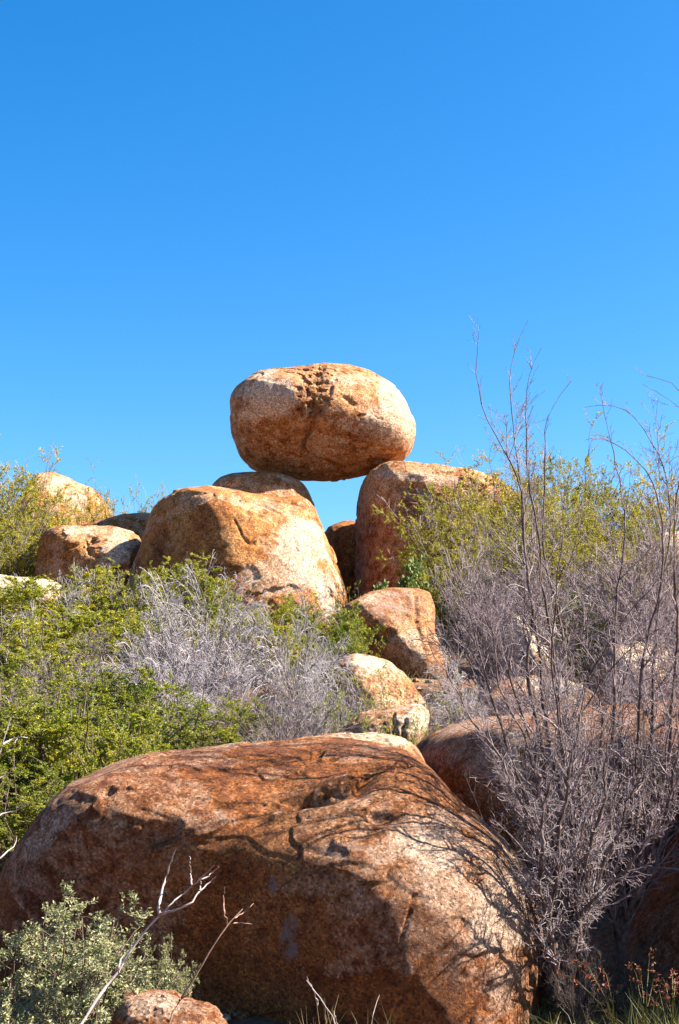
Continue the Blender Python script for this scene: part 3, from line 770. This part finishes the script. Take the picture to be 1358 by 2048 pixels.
# --- the tall dead shrubs on the right: traced stems + twigs grown from them
def traced(paths, K, jit, base, wig=0.0):
    out = []
    for pth, Y0, Y1 in paths:
        pp = np.array(pth, float); s = np.concatenate([[0], np.cumsum(np.linalg.norm(np.diff(pp, axis=0), axis=1))]); s /= s[-1]
        t = np.linspace(0, 1, K + 1)
        qx = np.interp(t, s, pp[:, 0]); qy = np.interp(t, s, pp[:, 1])
        Yv = Y0 + (Y1 - Y0) * t + 0.06 * np.sin(t * 7 + pp[0, 0])
        w = P(qx, qy, Yv) + rng.normal(0, jit, (K + 1, 3)) * np.array([1, 1, .4])
        if wig:
            n = np.stack([fbm(np.stack([t * 6 + pp[2, 0], t * 0 + k * 9.1, t * 0 + pp[1, 1]], -1), 3, 5 + k) for k in range(2)], -1)
            w[:, :2] += n * wig * smooth(0, .15, t)[:, None]
        out.append(w)
    return np.array(out) - np.asarray(base)

def tall_dead(label, base, paths, radii, sub=(9, 7, 4), seed_mat=TWIG, upx=.25, low_dense=0, minr=.0015, group=None):
    root = empty('tall_dead_shrub', base); tag(root, label, 'dead shrub', group)
    pts = traced(paths, 44, .0, base, .09)
    for _ in range(3): pts[:, 1:-1] = .5 * pts[:, 1:-1] + .25 * (pts[:, 2:] + pts[:, :-2])
    pts[:, 1:-1] += rng.normal(0, .0035, pts[:, 1:-1].shape)
    R0 = np.array(radii); t = np.linspace(0, 1, 45)
    rad = 1.3 * R0[:, None] * (1 - .985 * t[None] ** 0.75) + .0009
    for i in range(len(pts)):
        v, f = tubes(pts[i:i + 1], rad[i:i + 1] * (1 + .12 * rng.normal(size=(1, 45))), 7)
        link('stem', make_mesh('stem', v, f, STEM_D), root)
    p1, r1 = grow(*spawn(pts, rad, sub[0], .10, .84, 20, 55, .14, .62, upx * .7), 7, .10, (0, 0, .25))
    p2, r2 = grow(*spawn(p1, r1, sub[1], .12, 1, 22, 60, .5, .6, .12), 5, .14, (0, 0, .15))
    p3, r3 = grow(*spawn(p2, r2, sub[2], .15, 1, 25, 65, .5, .65, .05), 3, .16, (0, 0, .1))
    v, f = tubes(p1, r1, 4, minr * 1.25)
    tp, tr = grow(*spawn(pts[:, 24:], rad[:, 24:] * 0 + .0028, 16, .05, 1, 15, 45, .10, .8, .1), 6, .13, (0, 0, .2))
    tp2, tr2 = grow(*spawn(tp, tr, 4, .2, 1, 20, 50, .5, .6, .1), 3, .14, (0, 0, .1))
    v2, f2 = join([(v, f), tubes(tp, tr, 3, .0011), tubes(tp2, tr2, 3, .0009)]); v, f = v2, f2
    o = link('branches', make_mesh('branches', v, f, seed_mat), root); o['kind'] = 'stuff'
    v, f = join([tubes(p2, r2, 3, minr), tubes(p3, r3, 3, minr * .75)])
    o = link('twigs', make_mesh('twigs', v, f, seed_mat), root); o['kind'] = 'stuff'
    if low_dense:
        # short curly twigs crowding the lower stems
        p4, r4 = grow(*spawn(pts, rad * 0 + .004, low_dense, .22, .62, 30, 90, .11, .8, 0, .7), 7, .34, (0, 0, -.1))
        p5, r5 = grow(*spawn(p4, r4, 5, .2, 1, 30, 80, .55, .7, 0), 5, .35, (0, 0, -.1))
        v, f = join([tubes(p4, r4, 3, minr * 1.1), tubes(p5, r5, 3, minr * .9)])
        o = link('curly_twigs', make_mesh('curly_twigs', v, f, BONE if low_dense < 17 else TWIG), root); o['kind'] = 'stuff'
    return root

def gpt(px, Y):
    x = (px - 679) / FPX * Y * 1.02
    return (x, Y, float(gz(x, Y)[0]) - .05)

BA = gpt(1135, 9.3)
pA = lambda: (1165, 1880)
pathsA = [
    ([(1150,2010),(1150,1880),(1120,1760),(1095,1640),(1090,1540),(1087,1450),(1060,1396),(1049,1326),(1066,1228),(1055,1125),(1042,1035),(1031,944),(1010,919),(993,873),(975,842),(964,796),(956,736),(949,696),(959,652)], 9.3, 9.5),
    ([(1150,2010),(1150,1880),(1135,1740),(1120,1640),(1110,1500),(1090,1400),(1075,1280),(1060,1150),(1035,990),(1028,902),(1028,866),(1026,806),(1024,736),(1035,690),(1056,641)], 9.3, 9.9),
    ([(1155,2010),(1155,1880),(1150,1740),(1133,1543),(1123,1466),(1118,1380),(1100,1250),(1080,1120),(1056,972),(1049,922),(1049,880),(1052,838),(1042,796),(1040,768),(1056,740),(1084,697)], 9.3, 8.9),
    ([(1160,2010),(1160,1880),(1165,1720),(1150,1600),(1135,1420),(1120,1280),(1100,1160),(1091,1042),(1088,972),(1088,852),(1098,824),(1123,789),(1142,762)], 9.3, 9.7),
    ([(1145,2010),(1145,1880),(1100,1790),(1075,1730),(1060,1640),(1020,1560),(990,1494),(951,1445),(924,1396),(892,1342),(862,1292),(850,1240)], 9.3, 8.6),
    ([(1150,2010),(1150,1880),(1090,1740),(1050,1600),(1010,1480),(975,1380),(955,1280),(935,1210),(905,1130),(870,1050),(850,1010)], 9.3, 9.1),
    ([(1150,2010),(1150,1880),(1110,1700),(1080,1560),(1040,1420),(1000,1300),(970,1230),(940,1170),(920,1060),(880,1020),(868,985)], 9.3, 10.1),
    ([(1155,2010),(1155,1880),(1150,1700),(1130,1520),(1108,1360),(1100,1270),(1110,1190),(1119,1100),(1123,1042),(1119,990),(1116,940)], 9.3, 8.7),
    ([(1160,2010),(1160,1880),(1170,1700),(1160,1560),(1120,1420),(1100,1330),(1115,1220),(1144,1100),(1162,1042),(1172,997),(1193,982)], 9.3, 9.2),
    ([(1150,2010),(1150,1880),(1120,1740),(1088,1600),(1050,1480),(1010,1400),(985,1330),(975,1240),(960,1150),(945,1100),(950,1040)], 9.3, 8.8),
    ([(1155,2010),(1155,1880),(1165,1700),(1190,1560),(1200,1440),(1190,1330),(1170,1240),(1150,1150),(1120,1090)], 9.3, 9.9),
    ([(1125,2010),(1118,1900),(1105,1800),(1110,1700),(1128,1600),(1150,1500),(1165,1420),(1172,1350)], 9.2, 8.8),
    ([(1125,2010),(1130,1900),(1150,1790),(1180,1690),(1205,1600),(1215,1500),(1235,1420)], 9.2, 9.0),
    ([(1125,2010),(1110,1900),(1090,1810),(1078,1730),(1085,1640),(1105,1560),(1115,1480)], 9.1, 8.7),
    ([(1130,2010),(1150,1880),(1190,1760),(1240,1660),(1275,1560),(1290,1480)], 9.2, 8.8),
    ([(1120,2010),(1105,1930),(1095,1850),(1110,1770),(1150,1700),(1180,1620),(1190,1540)], 9.0, 8.5),
    ([(1130,2010),(1140,1920),(1165,1830),(1210,1770),(1260,1730),(1310,1660),(1340,1590)], 9.2, 8.6)]
rA = [.021,.020,.018,.019,.014,.014,.012,.012,.011,.011,.013,.026,.025,.022,.022,.019,.019]
tall_dead('tallest bare shrub whose thin leaders reach highest into the blue sky', BA, pathsA, rA, sub=(15, 8, 3), low_dense=16)
BB = gpt(1240, 9.9)
pathsB = [
    ([(1240,1975),(1235,1860),(1225,1740),(1220,1620),(1215,1500),(1225,1380),(1235,1260),(1240,1150),(1246,1042),(1239,972),(1235,937),(1228,887),(1218,866),(1205,810),(1200,770)], 9.9, 10.2),
    ([(1240,1975),(1240,1860),(1255,1700),(1262,1580),(1270,1440),(1290,1300),(1320,1190),(1334,1100),(1330,1042),(1320,993),(1302,944),(1274,916),(1232,884),(1190,860),(1165,880)], 9.9, 9.4),
    ([(1240,1975),(1240,1860),(1275,1700),(1290,1560),(1300,1420),(1315,1280),(1325,1180),(1334,1100),(1345,1040),(1340,960),(1327,912),(1309,898),(1288,859),(1267,817),(1221,803),(1170,815)], 9.9, 10.6),
    ([(1240,1975),(1245,1860),(1300,1700),(1330,1560),(1345,1400),(1350,1250),(1348,1120),(1352,1020),(1365,930),(1372,840),(1358,768),(1327,743),(1294,750)], 9.9, 9.5),
    ([(1240,1975),(1245,1860),(1310,1740),(1360,1600),(1390,1400),(1400,1200),(1400,1000),(1395,880),(1358,804),(1330,792),(1288,768)], 9.9, 9.9),
    ([(1240,1975),(1235,1860),(1180,1700),(1150,1560),(1140,1450),(1165,1380),(1185,1332),(1218,1293),(1260,1220),(1320,1150),(1360,1100)], 9.9, 9.2),
    ([(1240,1975),(1235,1860),(1200,1680),(1180,1560),(1160,1450),(1195,1360),(1225,1330),(1300,1270),(1360,1240)], 9.9, 9.0),
    ([(1240,1975),(1240,1860),(1235,1700),(1232,1560),(1240,1450),(1260,1330),(1270,1220),(1250,1140),(1232,1080),(1250,1000),(1262,930)], 9.9, 10.6),
    ([(1240,1975),(1245,1860),(1310,1690),(1345,1560),(1370,1440),(1400,1350),(1420,1200),(1440,1100)], 9.9, 9.0)]
rB = [.020,.019,.021,.019,.018,.013,.012,.013,.016]
tall_dead('dark-stemmed bare shrub with hooked tips crowding the picture edge', BB, pathsB, rB, sub=(15, 8, 3), low_dense=18)

# --- saltbush and sticks in the near left corner
bush('silvery grey-green leafy shrub in the near corner under the bleached branch', 110, 1815, 190, 7.6, LEAF_S, leaf=.030, lw=.42, n0=36, airy=.7, cat='shrub', name='silver_shrub', height_min=.2, rot=0, proto='silver')
bush('low silvery sprigs behind the little knobbly stone', 325, 1900, 62, 8.0, cat='shrub', name='silver_shrub', height_min=.2, proto='silver')

def stick(label, base, paths, radii, mat, name='bare_branch', cat='branch', K=16, tip=.35):
    root = empty(name, base); tag(root, label, cat)
    for i, (pth, r) in enumerate(zip(paths, radii)):
        pts = traced([pth], K, .0022, base)
        t = np.linspace(0, 1, K + 1); rad = (r * (1 - (1 - tip) * t))[None] * (1 + .10 * rng.normal(size=(1, K + 1)))
        v, f = tubes(pts, rad, 8)
        # close the tips
        n0 = len(v); v = np.vstack([v, pts[0, -1] + (pts[0, -1] - pts[0, -2]) * .15])
        last = (K) * 8
        cap = np.array([[last + s, last + (s + 1) % 8, n0, n0] for s in range(8)])
        f3 = np.concatenate([f, cap[:, [0, 1, 2, 2]]])
        link('stem' if i == 0 else 'side_branch', make_mesh('stem', v, f, mat), root)
    return root
b1 = (float(P(100, 2048, 5.7)[0]), 5.7, 0.0)
stick('bleached forked branch slanting up in front of the nearest boulder', b1,
    [([(40,2330),(110,2140),(165,2045),(200,1990),(235,1945),(262,1900),(300,1850),(325,1826)], 5.7, 6.0),
     ([(318,1832),(318,1800),(326,1775),(336,1740),(346,1712),(350,1697)], 6.0, 6.0),
     ([(322,1828),(352,1820),(385,1805),(400,1782),(418,1765),(432,1752)], 6.0, 6.1),
     ([(318,1834),(345,1805),(375,1780),(400,1758),(415,1745),(427,1730)], 6.0, 5.9),
     ([(382,1770),(381,1745),(380,1712)], 5.95, 5.95),
     ([(400,1782),(402,1768),(402,1760)], 6.05, 6.05),
     ([(400,1760),(420,1750),(440,1730)], 5.9, 5.9),
     ([(236,1945),(240,1925),(252,1890)], 5.85, 5.85)],
    [.0105,.0062,.0058,.0042,.0036,.0034,.003,.0042], BONE)
b2 = (float(P(300, 2048, 6.3)[0]), 6.3, 0.0)
stick('thin brown branch leaning right beside the bleached one', b2,
    [([(250,2330),(300,2160),(352,2010),(375,1975),(400,1935),(430,1888),(455,1850),(470,1835),(485,1818)], 6.3, 6.6),
     ([(455,1850),(448,1825),(446,1795),(449,1772)], 6.55, 6.6),
     ([(465,1846),(485,1846),(505,1848)], 6.6, 6.7),
     ([(470,1836),(492,1822),(506,1808)], 6.6, 6.7),
     ([(358,2000),(375,1990),(384,1983)], 6.35, 6.3)],
    [.0075,.0045,.003,.0035,.005], BROWN)
b3 = (float(P(-120, 2048, 6.6)[0]), 6.6, 0.0)
stick('bleached twigs entering at the left edge against the green bush', b3,
    [([(-200,2300),(-120,1900),(-60,1700),(-20,1580),(0,1500),(12,1470),(22,1435)], 6.6, 6.6),
     ([(5,1488),(25,1478),(40,1474),(55,1475)], 6.6, 6.7),
     ([(-60,1640),(-10,1558),(15,1552),(28,1535),(28,1510)], 6.6, 6.6),
     ([(-60,1680),(0,1628),(30,1622),(52,1610)], 6.6, 6.7),
     ([(-100,1800),(-20,1732),(10,1708),(30,1690),(34,1672)], 6.6, 6.6),
     ([(14,1500),(30,1485),(38,1470)], 6.6, 6.6)],
    [.009,.0045,.005,.005,.007,.003], BONE)
# shrivelled leaves on those twigs
lp = P(rng.normal(18, 8, 14), rng.normal(1520, 16, 14), 6.65); 
b4 = (float(P(240, 2048, 6.9)[0]), 6.9, 0.0)
stick('short dry stalk standing in the silvery shrub', b4,
    [([(210,2250),(195,2100),(192,2040),(200,2005),(215,1975),(235,1950),(250,1940)], 6.6, 6.7),
     ([(203,2000),(190,1995),(188,2030)], 6.6, 6.6)], [.005,.004], GRASS_D, name='dry_stalk', cat='stalk')

# --- grasses
def blades(cx, cy, n, spread, h0, h1, w, lean=.35, K=4):
    a = rng.uniform(0, 2 * math.pi, n); r = spread * np.sqrt(rng.random(n))
    st = np.stack([cx + r * np.cos(a), cy + r * np.sin(a), np.zeros(n)], -1); st[:, 2] = gz(st[:, 0], st[:, 1]) - .01
    d = np.stack([rng.normal(0, lean, n), rng.normal(0, lean, n), np.ones(n)], -1)
    L = rng.uniform(h0, h1, n)
    p, r_ = grow(st, d, L, np.full(n, w), K, .10, (0, 0, -.55))
    side = norm(np.cross(np.diff(p, axis=1)[:, :1], np.array([0, 0, 1.]) + rng.normal(0, .3, (n, 1, 3))))
    wv = (w * (1 - .85 * np.linspace(0, 1, K + 1) ** 1.5))[None, :, None]
    v = np.stack([p - side * wv, p + side * wv], 2).reshape(-1, 3)
    base = np.arange(n)[:, None] * (K + 1) * 2 + np.arange(K)[None] * 2
    f = np.stack([base, base + 1, base + 3, base + 2], -1).reshape(-1, 4)
    var = np.repeat(rng.random(n), (K + 1) * 2)
    return v, f, var, p
def grass_tuft(label, px, Y, n, spread, h0, h1, w, mat, name='grass_tuft', group=None, lean=.35):
    x = (px - 679) / FPX * Y * 1.01
    v, f, var, p = blades(x, Y, n, spread, h0, h1, w, lean)
    z = float(gz(x, Y)[0])
    o = link(name, make_mesh(name, v - np.array([x, Y, z]), f, mat, True, {'var': ('FLOAT', var)}), None, (x, Y, z))
    tag(o, label, 'grass', group); return o
for px, Y, h, lb in [(400,7.9,.30,'straw-coloured grass blades right of the little knobbly stone'),(650,8.3,.26,'dry grass clump under the middle of the nearest boulder'),
                 (760,8.4,.22,'thin dry grass clump under the right cheek of the nearest boulder'),(20,8.4,.42,'brown dry grass clump at the left foot of the nearest boulder'),(560,8.2,.16,'short dry grass clump left of the middle of the nearest boulder')]:
    grass_tuft(lb, px, Y, 34, .12, h * .5, h * 1.5, .0022, GRASS_D, lean=.4)
# dry bone-white sticks on the ground by the nearest boulder
b5 = (float(P(660, 2048, 7.4)[0]), 7.4, 0.0)
stick('bone-white forked twig standing at the bottom of the nearest boulder', b5,
    [([(690,2300),(680,2140),(676,2060),(664,2030),(655,2018),(640,1998),(612,1960)], 7.4, 7.5),
     ([(684,2080),(672,2040),(666,2022)], 7.4, 7.4), ([(636,2010),(625,1975),(612,1952)], 7.45, 7.5), ([(735,2200),(738,2080),(745,2030),(758,1990)], 7.5, 7.5)], [.006,.004,.003,.004], BONE)

# red seed-head grasses
def red_grass(label, px, Y, tips):
    base = gpt(px, Y); root = empty('red_seed_grass', base); tag(root, label, 'grass', 'grasses with red seed heads by the dark hollow')
    parts = []; seeds = []
    for (tx, ty) in tips:
        pts = traced([([(px, 2075), (px + (tx - px) * .25, 2075 - (2075 - ty) * .5), (px + (tx - px) * .7, ty + 12), (tx, ty)], Y, Y - .1)], 12, .001, base)
        parts.append(tubes(pts, np.full((1, 13), .0022), 4))
        tip = pts[0, -4:]
        sp = tip[rng.integers(0, 4, 26)] + rng.normal(0, .010, (26, 3)); sp[:, 0] += np.sign(tx - px) * .012
        seeds.append(sp)
    v, f = join(parts); link('stalks', make_mesh('stalks', v, f, GRASS_G, True, {'var': ('FLOAT', np.full(len(v), .6))}), root)
    sp = np.concatenate(seeds)
    leaf_object(sp, rng.normal(0, 1, sp.shape), .020, .008, SEED_R, root, name='seed_heads')
    v, f, var, _ = blades(base[0], base[1], 26, .07, .12, .42, .0024, .3)
    o = link('blades', make_mesh('blades', v - np.array(base), f, GRASS_G, True, {'var': ('FLOAT', var)}), root); o['kind'] = 'stuff'
red_grass('red-headed grass clump arching left into the dark hollow', 1232, 7.9, [(1118,1947),(1178,1950),(1205,1940),(1152,1921)])
red_grass('red-headed grass clump standing upright before the dark hollow', 1290, 7.8, [(1278,1935),(1262,1930),(1303,1897),(1312,1950)])
red_grass('red-headed grass clump at the bottom corner of the picture', 1345, 7.7, [(1345,1945),(1352,1960),(1335,1990),(1325,1955),(1298,1990)])
# low green undergrowth and yellow flowers along the bottom
def undergrowth():
    P_ = []; n = 900
    for (x0, x1, y0, y1, m, h0, h1) in [(1.1, 2.4, 7.4, 8.6, 2600, .05, .20), (1.7, 2.6, 7.3, 9.0, 1300, .1, .36), (1.2, 2.3, 8.3, 10.2, 1500, .05, .28), (-2.2, 1.1, 7.2, 8.7, 2400, .03, .13), (.8, 3.2, 8.6, 10, 500, .05, .2)]:
        v, f, var, _ = blades(0, 0, m, 0.01, h0, h1, .0022, .5, 3)
        k = 4 * 2
        off = np.stack([rng.uniform(x0, x1, m), rng.uniform(y0, y1, m), np.zeros(m)], -1); off[:, 2] = gz(off[:, 0], off[:, 1])
        v = v.reshape(m, k, 3); v[:, :, :2] -= v[:, :1, :2] * 0; v[:, :, 2] -= float(gz(0, 0)[0]); v = v + off[:, None]
        P_.append((v.reshape(-1, 3), f, var))
    v, f = join([(a, b) for a, b, _ in P_]); var = np.concatenate([c for _, _, c in P_])
    o = link('undergrowth', make_mesh('undergrowth', v, f, GRASS_G, True, {'var': ('FLOAT', var)}))
    tag(o, 'short green and straw grass growing along the foot of the boulders', 'grass', None, 'stuff')
undergrowth()
def flower_plant(label, px, Y, h, nh):
    base = gpt(px, Y); root = empty('wildflower', base); tag(root, label, 'wildflower', 'small yellow wildflowers at the foot of the boulders')
    n = nh
    d = np.stack([rng.normal(0, .35, n), rng.normal(0, .3, n), np.ones(n)], -1)
    p, r = grow(np.zeros((n, 3)) + rng.normal(0, .02, (n, 3)) * (1, 1, 0), d, rng.uniform(.5, 1.1, n) * h, np.full(n, .0016), 4, .12, (0, 0, .1))
    v, f = tubes(p, r, 3, .001)
    link('stalks', make_mesh('stalks', v, f, GRASS_G, True, {'var': ('FLOAT', np.full(len(v), .4))}), root)
    tips = np.repeat(p[:, -1], 9, 0)
    leaf_object(tips, np.tile(np.array([0, 0, 1.]), (len(tips), 1)), .010, .006, PETAL, root, name='flower_heads', spread=1.2)
    lp, ld, _, _ = spawn(p, r, 8, .1, .8, 30, 80, .1, .1)
    leaf_object(lp, ld, .018, .005, GRASS_G, root, name='leaves')
FL = [(1062,'leftmost, under the cheek of the nearest boulder'),(1100,'beside the dark hollow edge'),(1135,'tall stalk in the dark hollow'),(1160,'in the middle of the row'),(1185,'right of the tall stalk'),(1225,'below the arching red grass'),(1262,'below the upright red grass'),(1325,'in the bottom corner')]
for i, (px, w) in enumerate(FL):
    flower_plant('small yellow wildflower plant, ' + w, px, 7.75 + .1 * (i % 3), .30 if i == 2 else .17 + .03 * (i % 2), 3 if i == 2 else 8)

# dry grass and litter on the slope
def slope_litter():
    m = 14000
    y = rng.uniform(12, 34, m); x = (rng.uniform(-100, 1500, m) - 679) / FPX * y
    v, f, var, _ = blades(0, 0, m, .01, .08, .38, .004, .45, 3)
    off = np.stack([x, y, gz(x, y)], -1)
    # tufts: pull positions towards tuft centres
    off[:, :2] += rng.normal(0, .05, (m, 2)); tc = rng.integers(0, 1200, m)
    ty = rng.uniform(12, 34, 1200); tx = (rng.uniform(-100, 1500, 1200) - 679) / FPX * ty
    off[:, 0] = tx[tc] + rng.normal(0, .10, m); off[:, 1] = ty[tc] + rng.normal(0, .10, m); off[:, 2] = gz(off[:, 0], off[:, 1])
    v = v.reshape(m, 8, 3); v[:, :, 2] -= float(gz(0, 0)[0]); v = (v + off[:, None]).reshape(-1, 3)
    o = link('dry_grass', make_mesh('dry_grass', v, f, GRASS_D, True, {'var': ('FLOAT', var)}))
    tag(o, 'pale dry grass tufts scattered over the slope between the shrubs', 'grass', None, 'stuff')
slope_litter()
def rubble():
    base_v, base_f = cube_sphere(2); nv = len(base_v); m = 1500; vs = []
    y = rng.uniform(8.2, 34, m); x = (rng.uniform(-100, 1500, m) - 679) / FPX * y
    sz = .018 + .05 * rng.random(m) ** 3 * (y / 14)
    jit = 1 + rng.normal(0, .16, (m, nv, 1))
    v = base_v[None] * jit * (sz[:, None] * np.stack([rng.uniform(.8, 1.5, m), rng.uniform(.8, 1.4, m), rng.uniform(.45, .8, m)], -1))[:, None] 
    v = v + np.stack([x, y, gz(x, y) + sz * .2], -1)[:, None]
    f = (base_f[None] + (np.arange(m) * nv)[:, None, None]).reshape(-1, 4)
    msk = np.zeros((m, nv, 4)); msk[..., 3] = 1; msk[..., 0] = rng.random((m, 1)) * .7
    o = link('rubble', make_mesh('rubble', v.reshape(-1, 3), f, ROCK_PINK, False, {'mask': ('FLOAT_COLOR', msk.reshape(-1, 4))}))
    tag(o, 'loose orange rock chips and pebbles lying on the soil around the boulders', 'rubble', None, 'stuff')
rubble()
tot = sum(len(o.data.loops) - 2 * len(o.data.polygons) for o in bpy.data.objects if o.type == 'MESH')
print('TRIANGLES', tot)
